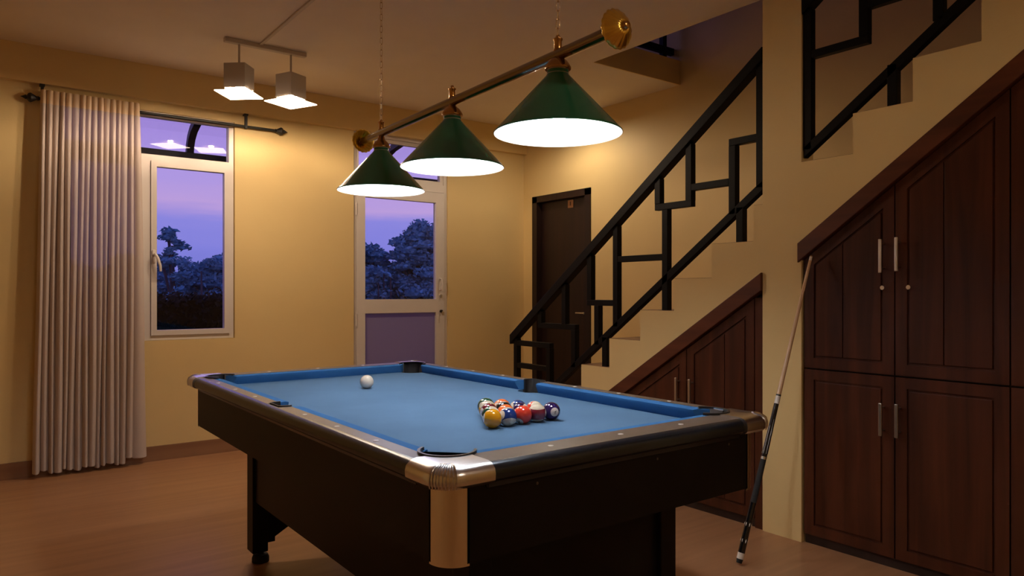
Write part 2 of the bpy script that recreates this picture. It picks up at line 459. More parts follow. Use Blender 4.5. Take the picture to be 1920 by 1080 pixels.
# ------------------------------------------------------------------ window (right sash shows, left one is behind the curtain)
def frame_ring(b, x0, x1, z0, z1, w, y0, y1):
    b.ring([(x0, z0), (x1, z0), (x1, z1), (x0, z1)], [(x0 + w, z0 + w), (x1 - w, z0 + w), (x1 - w, z1 - w), (x0 + w, z1 - w)], 1, y0, y1)
win = thing('window_1', 'white framed window with sash and top light behind the curtain', 'window', ((WIN[0] + WIN[1]) / 2, WY, WIN[2]), kind='structure')
yf = WY + .022
b = MB(); frame_ring(b, WIN[0], WIN[1] - .004, WIN[2] + .002, WIN[3], .032, yf, yf + .07)
b.box(WIN[0] + .032, WIN[1] - .036, yf, yf + .07, 2.078, 2.122)
b.box(.935, .985, yf, yf + .07, WIN[2] + .034, 2.078)
b.build('window_frame', M['white_frame'], win)
for (xa, xb) in ((WIN[0] + .034, .933), (.987, 1.511)):
    b = MB(); frame_ring(b, xa, xb, WIN[2] + .036, 2.076, .036, yf - .012, yf + .04)
    sash = b.build('sash', M['white_frame'], win)
    MB().box(xa + .034, xb - .034, yf + .014, yf + .018, WIN[2] + .07, 2.042).build('pane', M['glass'], sash)
    if xa > .9:
        hb = MB(); hb.box(xa + .006, xa + .026, yf - .022, yf - .012, 1.37, 1.46, .003)
        hb.path([(xa + .016, yf - .02, 1.425), (xa + .020, yf - .05, 1.43), (xa + .033, yf - .062, 1.40), (xa + .047, yf - .066, 1.35), (xa + .050, yf - .066, 1.31)], [.008, .009, .010, .009, .007], 8)
        hb.build('window_handle', M['white_frame'], sash, smooth=True)
MB().box(WIN[0] + .03, WIN[1] - .034, yf + .03, yf + .034, 2.12, WIN[3] - .03).build('top_pane', M['glass'], win)

# ------------------------------------------------------------------ glazed door
dr = thing('door_1', 'white framed glazed door with frosted lower panel and top light', 'door', ((DOR[0] + DOR[1]) / 2, WY, 0), kind='structure')
b = MB(); yd = WY + .015
b.box(DOR[0] + .002, DOR[0] + .024, yd, yd + .08, 0, DOR[3] - .002); b.box(DOR[1] - .032, DOR[1] - .002, yd, yd + .08, 0, DOR[3] - .002)
b.box(DOR[0] + .024, DOR[1] - .032, yd, yd + .08, 2.05, 2.115); b.box(DOR[0] + .024, DOR[1] - .032, yd, yd + .08, DOR[3] - .04, DOR[3] - .002)
b.build('door_frame', M['white_frame'], dr)
b = MB(); frame_ring(b, DOR[0] + .026, DOR[1] - .034, 2.117, DOR[3] - .042, .03, yd + .012, yd + .05)
tl = b.build('transom_frame', M['white_frame'], dr)
MB().box(DOR[0] + .05, DOR[1] - .06, yd + .028, yd + .032, 2.14, DOR[3] - .065).build('transom_pane', M['glass'], tl)
lx0, lx1 = DOR[0] + .027, DOR[1] - .036
b = MB()
b.box(lx0, 2.588, yd - .012, yd + .035, .012, 2.046); b.box(3.265, lx1, yd - .012, yd + .035, .012, 2.046)
b.box(2.588, 3.265, yd - .012, yd + .035, 1.955, 2.046); b.box(2.588, 3.265, yd - .012, yd + .035, .992, 1.108); b.box(2.588, 3.265, yd - .012, yd + .035, .012, .13)
leaf = b.build('door_leaf', M['white_frame'], dr)
MB().box(2.582, 3.271, yd + .014, yd + .018, 1.10, 1.962).build('glass_pane', M['glass'], leaf)
MB().box(2.582, 3.271, yd + .012, yd + .020, .125, .998).build('frosted_panel', M['frosted'], leaf)
b = MB(); hx = 3.305
b.path([(hx, yd - .012, 1.29), (hx, yd - .045, 1.285), (hx + .003, yd - .052, 1.24), (hx, yd - .045, 1.195), (hx, yd - .012, 1.19)], .008, 8)
b.build('pull_handle', M['white_frame'], leaf, smooth=True)
b = MB(); b.tube((hx + .005, yd - .012, 1.135), (hx + .005, yd - .024, 1.135), .012); b.box(hx - .004, hx + .014, yd - .03, yd - .024, 1.12, 1.15, .002)
b.build('latch', M['steel'], leaf)
b = MB(); b.tube((hx + .008, yd - .012, 1.0), (hx + .008, yd - .03, 1.0), .013); b.build('door_lock', M['iron'], leaf)
b = MB(); b.tube((hx + .008, yd - .032, 1.0), (hx + .008, yd - .05, 1.0), .003, seg=6); b.box(hx - .002, hx + .018, yd - .052, yd - .048, .965, .997, .001); b.build('key', M['steel'], leaf)
for hz in (1.86, 1.76, .94, .40):
    if hz in (1.86,): zz = (1.80, 1.90)
    elif hz == 1.76: continue
    else: zz = (hz - .05, hz + .05)
    MB().tube((lx0 - .004, yd - .016, zz[0]), (lx0 - .004, yd - .016, zz[1]), .007, seg=10).build('hinge', M['white_frame'], dr, smooth=True)

# ------------------------------------------------------------------ brown door on the right-hand wall
bd = thing('door_2', 'dark brown wooden door with number plaque behind the stair railing', 'door', (WX, (DY0 + DY1) / 2, 0), kind='structure')
b = MB(); fw_ = .055
b.box(WX - .014, WX + .12, DY0 - .012, DY0 + fw_, 0, DZ); b.box(WX - .014, WX + .12, DY1 - fw_, DY1 + .012, 0, DZ); b.box(WX - .014, WX + .12, DY0 - .012, DY1 + .012, DZ - fw_, DZ + .004)
b.build('door_frame', M['door_wood'], bd)
leaf2 = MB().box(WX + .05, WX + .09, DY0 + fw_, DY1 - fw_, .008, DZ - fw_, .003).build('door_leaf', M['door_wood'], bd)
MB().box(WX + .044, WX + .05, 4.80, 4.87, 1.925, 2.0 - .005, .002).build('number_plaque', M['plaque'], leaf2)
MB().box(WX + .042, WX + .044, 4.83, 4.84, 1.945, 1.98).build('plaque_numeral', M['door_wood'], leaf2)
b = MB(); b.tube((WX + .05, 4.615, .985), (WX + .0, 4.615, .985), .010); b.tube((WX + .005, 4.61, .985), (WX + .005, 4.72, .985), .008); b.build('lever_handle', M['steel'], leaf2, smooth=True)

# ------------------------------------------------------------------ under-stair cupboards
def make_door(cab, poly, board_split=None, handles=(), locks=(), z_name='door'):
    """poly in (Y,Z); room side is -X"""
    slab = MB().prism(poly, 0, PX + .016, PX + .034).build(z_name, M['cabinet_wood'], cab)
    in1 = inset(poly, .046); in2 = inset(poly, .056)
    MB().ring(poly, in1, 0, PX + .008, PX + .016).build('door_border', M['cabinet_wood'], slab)
    if board_split is None:
        MB().prism(in2, 0, PX + .009, PX + .016, .002).build('panel', M['cabinet_wood'], slab)
    else:
        # clip the raised panel into two boards with a fine joint
        def clip(p, yc, keep_low):
            out = []
            for i in range(len(p)):
                a = p[i]; c = p[(i + 1) % len(p)]
                ia = (a[0] <= yc) == keep_low; ic = (c[0] <= yc) == keep_low
                if ia: out.append(a)
                if ia != ic:
                    t = (yc - a[0]) / (c[0] - a[0]); out.append((yc, a[1] + t * (c[1] - a[1])))
            return out
        for lowside, yc in ((True, board_split - .002), (False, board_split + .002)):
            MB().prism(clip(in2, yc, lowside), 0, PX + .009, PX + .016, .0015).build('panel', M['cabinet_wood'], slab)
    for (hy, z0, z1) in handles:
        hb = MB(); hb.box(PX - .030, PX - .020, hy - .007, hy + .007, z0, z1, .002)
        for zz in (z0 + .02, z1 - .02): hb.tube((PX - .02, hy, zz), (PX + .008, hy, zz), .004, seg=8)
        hb.build('handle', M['steel'], slab)
    for (ly, lz) in locks:
        lb = MB(); lb.tube((PX + .008, ly, lz), (PX - .006, ly, lz), .011, .009, seg=16); lb.box(PX - .0075, PX - .006, ly - .0012, ly + .0012, lz - .005, lz + .005)
        lb.build('lock', M['chrome'], slab)
    return slab

TW = .088
big = thing('understair_cupboard', 'tall dark wooden cupboard under the stairs, right of the yellow pillar', 'cupboard', (PX, 1.2, 0))
cy = [1.858, 1.446, 1.0265, .607, .187]
hand_hi = {0: (1.490, 1.245, 1.388), 1: (1.424, 1.250, 1.392), 2: (.640, 1.245, 1.388), 3: (.574, 1.25, 1.392)}
hand_lo = {0: (1.490, .558, .696), 1: (1.424, .560, .700), 2: (.640, .558, .696), 3: (.574, .56, .70)}
lockp = {0: (1.492, 1.183), 1: (1.386, 1.184)}
for k in range(4):
    yb, ya = cy[k] - .003, cy[k + 1] + .003
    zt_a, zt_b = z_large(ya) - TW - .006, z_large(yb) - TW - .006
    make_door(big, [(ya, .816), (yb, .816), (yb, zt_b), (ya, zt_a)], board_split=(ya + yb) / 2 + .02, handles=[hand_hi[k]], locks=[lockp[k]] if k in lockp else [])
    make_door(big, [(ya, .045), (yb, .045), (yb, .808), (ya, .808)], handles=[hand_lo[k]])
ye, y1_ = cy[-1] - .06, 1.878
MB().prism([(ye, z_large(ye) - TW), (y1_, z_large(y1_) - TW), (y1_, z_large(y1_)), (ye, z_large(ye))], 0, PX - .016, PX + .05, .003).build('sloping_trim', M['trim_wood'], big)
MB().prism([(cy[-1] + .0, .0), (cy[0], .0), (cy[0], z_large(cy[0]) - TW - .002), (cy[-1], z_large(cy[-1]) - TW - .002)], 0, PX + .036, PX + .056).build('carcass', M['door_wood'], big)
MB().box(PX + .022, PX + .036, cy[-1], cy[0], 0, .042).build('plinth', M['door_wood'], big)
MB().box(PX + .006, PX + .05, yend, cy[-1] - .002, 0, 2.4).build('end_stile', M['cabinet_wood'], big)

small = thing('understair_cupboard', 'low triangular dark wooden cupboard under the lower steps, behind the pool table', 'cupboard', (PX, 2.8, 0))
ys = 3.86
ya, yb = 2.082, 2.545
make_door(small, [(2.125, .045), (yb - .003, .045), (yb - .003, z_small(yb) - TW - .006), (2.125, z_small(2.125) - TW - .006)], board_split=2.30, handles=[(2.500, .56, .70)])
yt = 3.60
make_door(small, [(yb + .003, .045), (yt, .045), (yt, max(.10, z_small(yt) - TW - .006)), (yb + .003, z_small(yb) - TW - .006)], handles=[(2.592, .56, .70)])
MB().box(PX + .010, PX + .04, 2.074, 2.120, 0, z_small(2.12) - TW - .004).build('end_stile', M['cabinet_wood'], small)
yq = 2.071 + (1.261 - TW) / .654
MB().prism([(2.0725, z_small(2.0725) - TW), (yq, 0), (3.99, 0), (2.0725, z_small(2.0725))], 0, PX - .016, PX + .05, .003).build('sloping_trim', M['trim_wood'], small)
MB().prism([(2.074, 0), (yq - .01, 0), (2.074, z_small(2.074) - TW - .002)], 0, PX + .041, PX + .056).build('carcass', M['door_wood'], small)
MB().box(PX + .022, PX + .04, 2.122, yt, 0, .042).build('plinth', M['door_wood'], small)

# ------------------------------------------------------------------ stair railings (square tube)
RX0, RX1 = PX + .008, PX + .046
def vbar(par, y, z0, z1, w=.040, name='post'):
    MB().box(RX0, RX1, y - w / 2, y + w / 2, z0, z1, .002).build(name, M['black_metal'], par)
def hbar(par, ya, yb, z, w=.036, name='crossbar'):
    MB().box(RX0 + .001, RX1 - .001, min(ya, yb), max(ya, yb), z - w / 2, z + w / 2, .002).build(name, M['black_metal'], par)
def sbar(par, p, q, h, name, x0=RX0, x1=RX1):
    (ya, za), (yb, zb) = p, q
    MB().prism([(ya, za - h / 2), (yb, zb - h / 2), (yb, zb + h / 2), (ya, za + h / 2)], 0, x0, x1, .003).build(name, M['black_metal'], par)
def top_z(y): return .836 + (4.124 - y) * .7302
def bot_z(y): return .576 + (3.613 - y) * .7256
rl = thing('stair_railing', 'black metal stair railing on the lower steps, left of the pillar', 'railing', ((RX0 + RX1) / 2, 4.09, 0))
sbar(rl, (4.135, top_z(4.135)), (2.076, top_z(2.076)), .066, 'handrail', PX - .004, PX + .056)
sbar(rl, (4.10, bot_z(4.10) + .0), (2.076, bot_z(2.076)), .050, 'bottom_rail')
TH = .03
vbar(rl, 2.094, bot_z(2.094), top_z(2.094) - TH)
hbar(rl, 2.112, 2.275, 1.93); vbar(rl, 2.255, bot_z(2.255), 1.912, name='spindle')
vbar(rl, 2.21, 9 * RISE - RISE + .002, bot_z(2.21))
hbar(rl, 2.275, 2.516, 1.73); vbar(rl, 2.534, 1.66, top_z(2.534) - TH, name='spindle')
hbar(rl, 2.774, 2.514, 1.646); vbar(rl, 2.754, 1.664, top_z(2.754) - TH, name='spindle')
vbar(rl, 2.700, 6 * RISE + .002, 1.628)
hbar(rl, 3.067, 2.720, 1.363); vbar(rl, 3.087, bot_z(3.087), top_z(3.087) - TH, name='spindle')
hbar(rl, 3.336, 3.107, 1.100); vbar(rl, 3.316, 1.118, top_z(3.316) - TH, name='spindle')
vbar(rl, 3.250, bot_z(3.25), 1.082, name='spindle'); vbar(rl, 3.180, 4 * RISE + .002, bot_z(3.18))
vbar(rl, 3.56, .956, top_z(3.56) - TH, name='spindle'); vbar(rl, 3.809, .956, top_z(3.809) - TH, name='spindle')
hbar(rl, 3.829, 3.446, .94); vbar(rl, 3.466, bot_z(3.466), .922, name='spindle')
vbar(rl, 4.082, RISE + .002, top_z(4.082) - TH)
hbar(rl, 4.062, 3.700, .806); hbar(rl, 4.062, 3.738, .648); vbar(rl, 3.718, 2 * RISE + .002, .788, name='spindle')

ru = thing('stair_railing', 'black metal stair railing on the upper steps, right of the pillar', 'railing', ((RX0 + RX1) / 2, 1.84, 1.77))
def ub(y): return 1.858 + (1.824 - y) * .728
def ut(y): return ub(y) + .66
sbar(ru, (1.858, ub(1.858) - .018), (.20, ub(.20) - .018), .050, 'bottom_rail')
sbar(ru, (1.862, ut(1.862)), (.20, ut(.20)), .066, 'handrail', PX - .004, PX + .056)
vbar(ru, 1.842, ub(1.842) - .02, ut(1.842) - TH)
vbar(ru, 1.458, 11 * RISE + .002, ub(1.458)); vbar(ru, .952, 13 * RISE + .002, ub(.952)); vbar(ru, .45, 15 * RISE + .002, ub(.45))
hbar(ru, 1.822, 1.56, 2.262); vbar(ru, 1.58, 2.28, ut(1.58) - TH, name='spindle')
hbar(ru, 1.56, 1.30, 2.410); vbar(ru, 1.278, ub(1.278), ut(1.278) - TH, name='spindle')
hbar(ru, 1.258, .95, 2.62); vbar(ru, .93, ub(.93), ut(.93) - TH, name='spindle')

# railing on the floor above, seen through the opening
rf = thing('landing_railing', 'black railing on the upper landing seen through the ceiling opening', 'railing', (3.8, 3.62, CZ + .17))
for xx in (3.40, 3.77, 4.13):
    MB().box(xx - .02, xx + .02, 3.60, 3.64, CZ + .17, 3.85, .002).build('post', M['black_metal'], rf)
MB().box(3.38, 4.235, 3.602, 3.638, 2.955, 3.005, .002).build('bottom_rail', M['black_metal'], rf)
MB().box(3.38, 4.235, 3.595, 3.645, 3.80, 3.86, .003).build('handrail', M['black_metal'], rf)
MB().box(3.42, 4.11, 3.604, 3.636, 3.38, 3.42, .002).build('crossbar', M['black_metal'], rf)

# ------------------------------------------------------------------ pool table
TX, TY = 1.321, 2.303
tb = thing('pool_table', 'black pool table with blue cloth and chrome corners under the green lamps', 'pool table', (TX, TY, 0))
HW, HL = .575, 1.068            # outer rail half sizes
IW, IL = .512, .962             # wood / cloth line
NW, NL = .475, .925             # cushion nose
ZR, ZB = .800, .760
def tb_pt(x, y): return (TX + x, TY + y)

# playing bed with pocket cut-outs
PCX, PCY, PR = .462, .914, .064
bw, bl = .515, .965
out = []
def arc(cx, cy, r, a0, a1, n=12):
    return [(cx + r * math.cos(math.radians(a0 + (a1 - a0) * i / n)), cy + r * math.sin(math.radians(a0 + (a1 - a0) * i / n))) for i in range(n + 1)]
def half_bed():
    pts = []
    d = .062
    # go round counter-clockwise starting on the right side
    pts += arc(bw, 0, d, 270, 90)[::1]                                   # right side pocket (concave)
    pts += [(bw, PCY - .075)] + arc(PCX + .012, PCY + .012, PR, 305, 145) + [(PCX - .075, bl)]
    pts += [(-(PCX - .075), bl)] + arc(-(PCX + .012), PCY + .012, PR, 35, -125) + [(-bw, PCY - .075)]
    pts += arc(-bw, 0, d, 90, -90)
    pts += [(-bw, -(PCY - .075))] + arc(-(PCX + .012), -(PCY + .012), PR, 125, -35) + [(-(PCX - .075), -bl)]
    pts += [(PCX - .075, -bl)] + arc(PCX + .012, -(PCY + .012), PR, 215, 55) + [(bw, -(PCY - .075))]
    return pts
MB().prism([tb_pt(*p) for p in half_bed()], 2, ZB - .03, ZB).build('playing_bed', M['cloth'], tb)

# wooden rails: six straight pieces with a rounded outer edge, each with its cushion and sights
def rail_piece(side, a0, a1, c0, c1, k0, k1, edge=None):
    """side: 'L','R' long rails (runs along y), 'N','F' short rails (runs along x).
    a0..a1 extent of wood, c0..c1 extent of cushion at its base, k0,k1 how much the nose is cut back."""
    long_ = side in 'LR'; sg = -1 if side in 'LN' else 1
    o, i_, n_ = (HW, IW, NW) if long_ else (HL, IL, NL)
    re_ = .024
    prof = [(o - .024, ZR), (o - .0175, ZR - .0009), (o - .0115, ZR - .0035), (o - .0065, ZR - .0075), (o - .0025, ZR - .013), (o - .0005, ZR - .019), (o, ZR - .025), (o - .001, ZR - .034), (o - .009, ZR - .041), (o - .020, ZR - .044), (o - .022, ZR - .055)]
    def P(off, z, t): return (TX + sg * off, TY + t, z) if long_ else (TX + t, TY + sg * off, z)
    def sweep(pr, ends):
        b = MB(); rings = []
        for e in (0, 1): rings.append([b.bm.verts.new(P(off, z, ends(off, e))) for off, z in pr])
        n = len(pr)
        for q in range(n): b.bm.faces.new((rings[0][q], rings[0][(q + 1) % n], rings[1][(q + 1) % n], rings[1][q]))
        b.bm.faces.new(rings[0]); b.bm.faces.new(rings[1][::-1])
        return b
    top = sweep([(i_, ZR - .055), (i_, ZR), (o - re_, ZR), (o - re_, ZR - .055)], lambda off, e: (a0, a1)[e]).build('rail', M['rail_top'], tb)
    if edge: sweep([(o - re_, ZR - .055)] + prof, lambda off, e: edge[e]).build('rail_edge', M['rail_edge'], top, smooth=True)
    cp = [(i_ - .0005, ZB + .0005), (i_ - .0005, ZR - .001), (n_ + .012, ZR - .001), (n_, ZR - .004), (n_ + .001, ZR - .012), (n_ + .016, ZB + .0005)]
    def ce(off, e):
        d = (i_ - off)
        return (c0 + k0 * d) if e == 0 else (c1 - k1 * d)
    sweep(cp, ce).build('cushion', M['cushion'], top, smooth=True)
    return top
SG = .2345
def sights(par, pts):
    for (x, y) in pts:
        MB().lathe([(.0, .0012), (.0070, .0012), (.0078, -.002)], (TX + x, TY + y, ZR), 12).build('sight', M['sight'], par)
CE = .135      # corner casting reach
for side, sx in (('L', -1), ('R', 1)):
    for lo, hi, cor in ((-(HL - CE), -.052, 'lo'), (.052, HL - CE, 'hi')):
        if cor == 'lo': p = rail_piece(side, lo, hi, -(NL - .038), -.056, 1.0, .35, edge=(-(HL - CE), HL - CE))
        else: p = rail_piece(side, lo, hi, .056, NL - .038, .35, 1.0)
        s_ = 1 if cor == 'hi' else -1
        sights(p, [(sx * .535, s_ * SG * k) for k in (1, 2, 3)])
for side, sy in (('N', -1), ('F', 1)):
    p = rail_piece(side, -(HW - CE), HW - CE, -(NW - .038), NW - .038, 1.0, 1.0, edge=(-(HW - CE), HW - CE))
    sights(p, [(x, sy * 1.005) for x in (-.2325, 0, .2325)])

# corner castings with ribs, pocket liners, satin corner posts
def corner(sx, sy):
    ro = .062; R = .062
    cxo, cyo = HW - ro, HL - ro
    pcx, pcy = PCX, PCY
    outer = [(HW, HL - CE)] + arc(cxo, cyo, ro, 0, 90, 14) + [(HW - CE, HL)]
    inner = [(HW - CE, IL + .004)] + arc(pcx, pcy, R + .004, 118, -28, 22)[::1] + [(IW + .004, HL - CE)]
    def lay(d, z):
        """outline at height z, outer side pulled in by d"""
        o2 = [(HW - d, HL - CE)] + arc(cxo, cyo, ro - d, 0, 90, 14) + [(HW - CE, HL - d)]
        return [(TX + sx * x, TY + sy * y, z) for x, y in o2 + inner]
    layers = [lay(.016, ZR - .046), lay(.004, ZR - .042), lay(-.004, ZR - .034), lay(-.005, ZR - .020), lay(-.002, ZR - .009), lay(.008, ZR + .000), lay(.022, ZR + .004)]
    b = MB(); rings = [[b.bm.verts.new(p) for p in L] for L in layers]; n = len(rings[0])
    for A, B in zip(rings, rings[1:]):
        for q in range(n): b.bm.faces.new((A[q], A[(q + 1) % n], B[(q + 1) % n], B[q]))
    b.bm.faces.new(rings[0]); b.bm.faces.new(rings[-1][::-1])
    bmesh.ops.triangulate(b.bm, faces=[f for f in b.bm.faces if len(f.verts) > 4])
    cast = b.build('corner_casting', M['chrome'], tb, smooth=True)
    # raised ribs round the nose of the casting
    for q in range(9):
        a = math.radians(45 + (q - 4) * 6.2); ca, sa = math.cos(a), math.sin(a)
        pts = []
        for d, z in ((-.0035, ZR - .040), (-.0065, ZR - .030), (-.0068, ZR - .018), (-.003, ZR - .006), (.010, ZR + .003), (.022, ZR + .0052), (.032, ZR + .005)):
            rr = ro - d
            pts.append((TX + sx * (cxo + rr * ca), TY + sy * (cyo + rr * sa), z))
        MB().path(pts, .0016, 5).build('rib', M['chrome'], cast, smooth=True)
    # pocket liner: dark plastic ring open towards the bed
    b = MB(); a0, a1, N = -62, 152, 30; rows = []
    for i in range(N + 1):
        a = math.radians(a0 + (a1 - a0) * i / N); ca, sa = math.cos(a), math.sin(a)
        ring = []
        for r, z in ((R - .010, ZB - .10), (R - .002, ZR - .01), (R - .001, ZR + .0065), (R + .0055, ZR + .0065), (R + .0055, ZR - .02), (R - .004, ZB - .10)):
            ring.append(b.bm.verts.new((TX + sx * (pcx + r * ca), TY + sy * (pcy + r * sa), z)))
        rows.append(ring)
    for A, B in zip(rows, rows[1:]):
        for q in range(6): b.bm.faces.new((A[q], A[(q + 1) % 6], B[(q + 1) % 6], B[q]))
    b.bm.faces.new(rows[0]); b.bm.faces.new(rows[-1][::-1])
    ln = b.build('pocket', M['grey_rim'], tb, smooth=True)
    b = MB(); b.lathe([(.0, ZB - .10), (R - .012, ZB - .10), (R - .008, ZB - .045)], (TX + sx * pcx, TY + sy * pcy, 0), 24); b.build('pocket_cup', M['plastic'], ln, smooth=True)
    # black wall inside, behind the liner
    # satin metal corner post
    b = MB(); ax, ay = HW - .030 - .058, HL - .030 - .058; rp_ = .058
    po = [(ax + rp_, ay - .004)] + arc(ax, ay, rp_, 0, 90, 14) + [(ax - .004, ay + rp_)] + [(ax - .004, ay + rp_ - .006)] + arc(ax, ay, rp_ - .006, 90, 0, 14) + [(ax + rp_ - .006, ay - .004)]
    b.prism([(TX + sx * x, TY + sy * y) for x, y in po], 2, .585, ZR - .040)
    b.build('corner_post', M['satin_metal'], tb, smooth=True)
for sx in (-1, 1):
    for sy in (-1, 1): corner(sx, sy)

# side pockets
for sx in (-1, 1):
    b = MB(); R = .050; cx = IW + .006; rows = []
    for i in range(25):
        a = math.radians(-100 + 200 * i / 24); ca, sa = math.cos(a), math.sin(a); ring = []
        for r, z in ((R - .010, ZB - .10), (R - .003, ZR - .01), (R - .002, ZR + .004), (R + .004, ZR + .004), (R + .004, ZR - .02), (R - .004, ZB - .10)):
            x = min(cx + r * ca * .95, (HW - .0275 if z > ZR - .03 else .518) + min(0, r - R))
            ring.append(b.bm.verts.new((TX + sx * x, TY + r * sa, z)))
        rows.append(ring)
    for A, B in zip(rows, rows[1:]):
        for q in range(6): b.bm.faces.new((A[q], A[(q + 1) % 6], B[(q + 1) % 6], B[q]))
    b.bm.faces.new(rows[0]); b.bm.faces.new(rows[-1][::-1])
    ln = b.build('pocket', M['grey_rim'], tb, smooth=True)
    b = MB(); b.lathe([(.0, ZB - .10), (R - .014, ZB - .10), (R - .010, ZB - .045)], (TX + sx * (cx - .040), TY, 0), 24); b.build('pocket_cup', M['plastic'], ln, smooth=True)

# cabinet: aprons, inner box, end frames with legs and levelling feet
AW, AL = HW - .030, HL - .030
for sx in (-1, 1):
    MB().box(*sorted((TX + sx * (AW - .022), TX + sx * AW)), TY - AL + .056, TY + AL - .056, .590, ZR - .050, .0).build('side_apron', M['table_black'], tb)
for sy in (-1, 1):
    MB().box(TX - AW + .056, TX + AW - .056, *sorted((TY + sy * (AL - .022), TY + sy * AL)), .590, ZR - .050).build('end_apron', M['table_black'], tb)
MB().box(TX - AW + .03, TX + AW - .03, TY - AL + .03, TY + AL - .03, .592, .612).build('base_board', M['table_black'], tb)
b = MB(); b.box(TX - .36, TX + .36, TY - .80, TY + .80, .272, .592); b.build('ball_return_box', M['table_black'], tb)
for sy in (-1, 1):
    y0_, y1_ = sorted((TY + sy * .806, TY + sy * .852))
    pan = [(-.350, .592), (-.350, .085), (-.272, .085), (-.272, .105), (-.03, .24), (.03, .24), (.272, .105), (.272, .085), (.350, .085), (.350, .592)]
    MB().prism([(TX + x, z) for x, z in pan], 1, y0_, y1_).build('end_frame', M['table_black'], tb)
    for sx in (-1, 1):
        xa, xb = sorted((TX + sx * .306, TX + sx * .372)); ya_, yb_ = sorted((TY + sy * .792, TY + sy * .870))
        lg = MB().box(xa, xb, ya_, yb_, .052, .592, .003).build('leg', M['table_black'], tb)
        fx, fy = TX + sx * .325, TY + sy * .836
        MB().lathe([(.0, .056), (.014, .056), (.014, .036), (.030, .032), (.036, .018), (.036, .003), (.034, 0), (0, 0)], (fx, fy, 0), 20).build('levelling_foot', M['rubber'], lg, smooth=True)
# small bolts on the near apron
for x in (-.30, .10, .40):
    MB().lathe([(0, .0015), (.003, .0015), (.0035, 0)], (TX + x, TY - AL, .73), 8, axis=(0, -1, 0)).build('bolt', M['rail_top'], tb)

# ------------------------------------------------------------------ pool balls
BR = .0283
def ball_mat(name, col, stripe):
    m, t, bs = mat(name)
    bs.inputs['Roughness'].default_value = .09; bs.inputs['Coat Weight'].default_value = .5; bs.inputs['Coat Roughness'].default_value = .05
    if not stripe: bs.inputs['Base Color'].default_value = (*col, 1)
    else:
        tcn = t.nodes.new('ShaderNodeTexCoord'); sp = t.nodes.new('ShaderNodeSeparateXYZ'); t.links.new(tcn.outputs['Object'], sp.inputs[0])
        ab = t.nodes.new('ShaderNodeMath'); ab.operation = 'ABSOLUTE'; t.links.new(sp.outputs['Z'], ab.inputs[0])
        lt = t.nodes.new('ShaderNodeMath'); lt.operation = 'LESS_THAN'; lt.inputs[1].default_value = BR * .56; t.links.new(ab.outputs[0], lt.inputs[0])
        mx = t.nodes.new('ShaderNodeMix'); mx.data_type = 'RGBA'; t.links.new(lt.outputs[0], mx.inputs['Factor'])
        mx.inputs['A'].default_value = (.80, .73, .58, 1); mx.inputs['B'].default_value = (*col, 1)
        t.links.new(mx.outputs['Result'], bs.inputs['Base Color'])
    return m
BC = {'yellow': (.88, .38, .012), 'blue': (.012, .04, .20), 'red': (.72, .055, .03), 'purple': (.028, .012, .085), 'orange': (.85, .17, .04), 'green': (.006, .07, .035), 'maroon': (.16, .010, .022), 'black': (.008, .008, .008)}
NAMES = {1: 'yellow', 2: 'blue', 3: 'red', 4: 'purple', 5: 'orange', 6: 'green', 7: 'maroon', 8: 'black'}
M['disc'] = paint('ball_number_white', (.82, .76, .66), rough=.12)
M['numeral'] = paint('ball_number_black', (.008, .008, .008), rough=.2)
def sphere_mesh(name):
    bm = bmesh.new(); bmesh.ops.create_uvsphere(bm, u_segments=40, v_segments=24, radius=BR)
    me = bpy.data.meshes.new(name); bm.to_mesh(me); bm.free()
    me.polygons.foreach_set('use_smooth', [True] * len(me.polygons)); return me
def cap_mesh(ang, r, axis='X'):
    b = MB(); prof = [(0, r)] + [(r * math.sin(ang * i / 5), r * math.cos(ang * i / 5)) for i in range(1, 6)]
    b.lathe(prof, (0, 0, 0), 24, axis=(1, 0, 0))
    me = bpy.data.meshes.new('number_disc'); b.bm.to_mesh(me); b.bm.free()
    me.polygons.foreach_set('use_smooth', [True] * len(me.polygons)); me.materials.append(M['disc']); return me
disc_me = cap_mesh(math.radians(29), BR * 1.003)
def digit_mesh(txt):
    cu = bpy.data.curves.new('numeral', 'FONT'); cu.body = txt; cu.size = .0155; cu.align_x = 'CENTER'; cu.align_y = 'CENTER'; cu.resolution_u = 3; cu.offset = .0004
    ob = bpy.data.objects.new('numeral', cu); COL.objects.link(ob)
    dg = bpy.context.evaluated_depsgraph_get(); me = bpy.data.meshes.new_from_object(ob.evaluated_get(dg))
    bpy.data.objects.remove(ob)
    xs = [v.co.x for v in me.vertices]; ysv = [v.co.y for v in me.vertices]; mxx = (min(xs) + max(xs)) / 2; myy = (min(ysv) + max(ysv)) / 2
    for v in me.vertices:
        u, w = v.co.x - mxx, v.co.y - myy
        v.co = Vector((math.sqrt(max(1e-9, (BR * 1.007) ** 2 - u * u - w * w)), u, w))
    me.materials.clear(); me.materials.append(M['numeral']); return me
def make_ball(n, loc, rot, label):
    stripe = n > 8; cn = NAMES[n - 8 if stripe else n]
    me = sphere_mesh('pool_ball'); me.materials.append(ball_mat(cn + ('_striped' if stripe else '_solid') + '_ball', BC[cn], stripe))
    o = bpy.data.objects.new('pool_ball', me); COL.objects.link(o); o.location = loc; o.rotation_euler = rot
    tag(o, label, 'pool ball', 'racked pool balls on the blue cloth')
    dm = digit_mesh(str(n))
    for rz in (0, PI):
        d = bpy.data.objects.new('number_disc', disc_me); COL.objects.link(d); d.parent = o; d.rotation_euler = (0, 0, rz)
        g = bpy.data.objects.new('numeral', dm); COL.objects.link(g); g.parent = d
    return o
BS = .0568
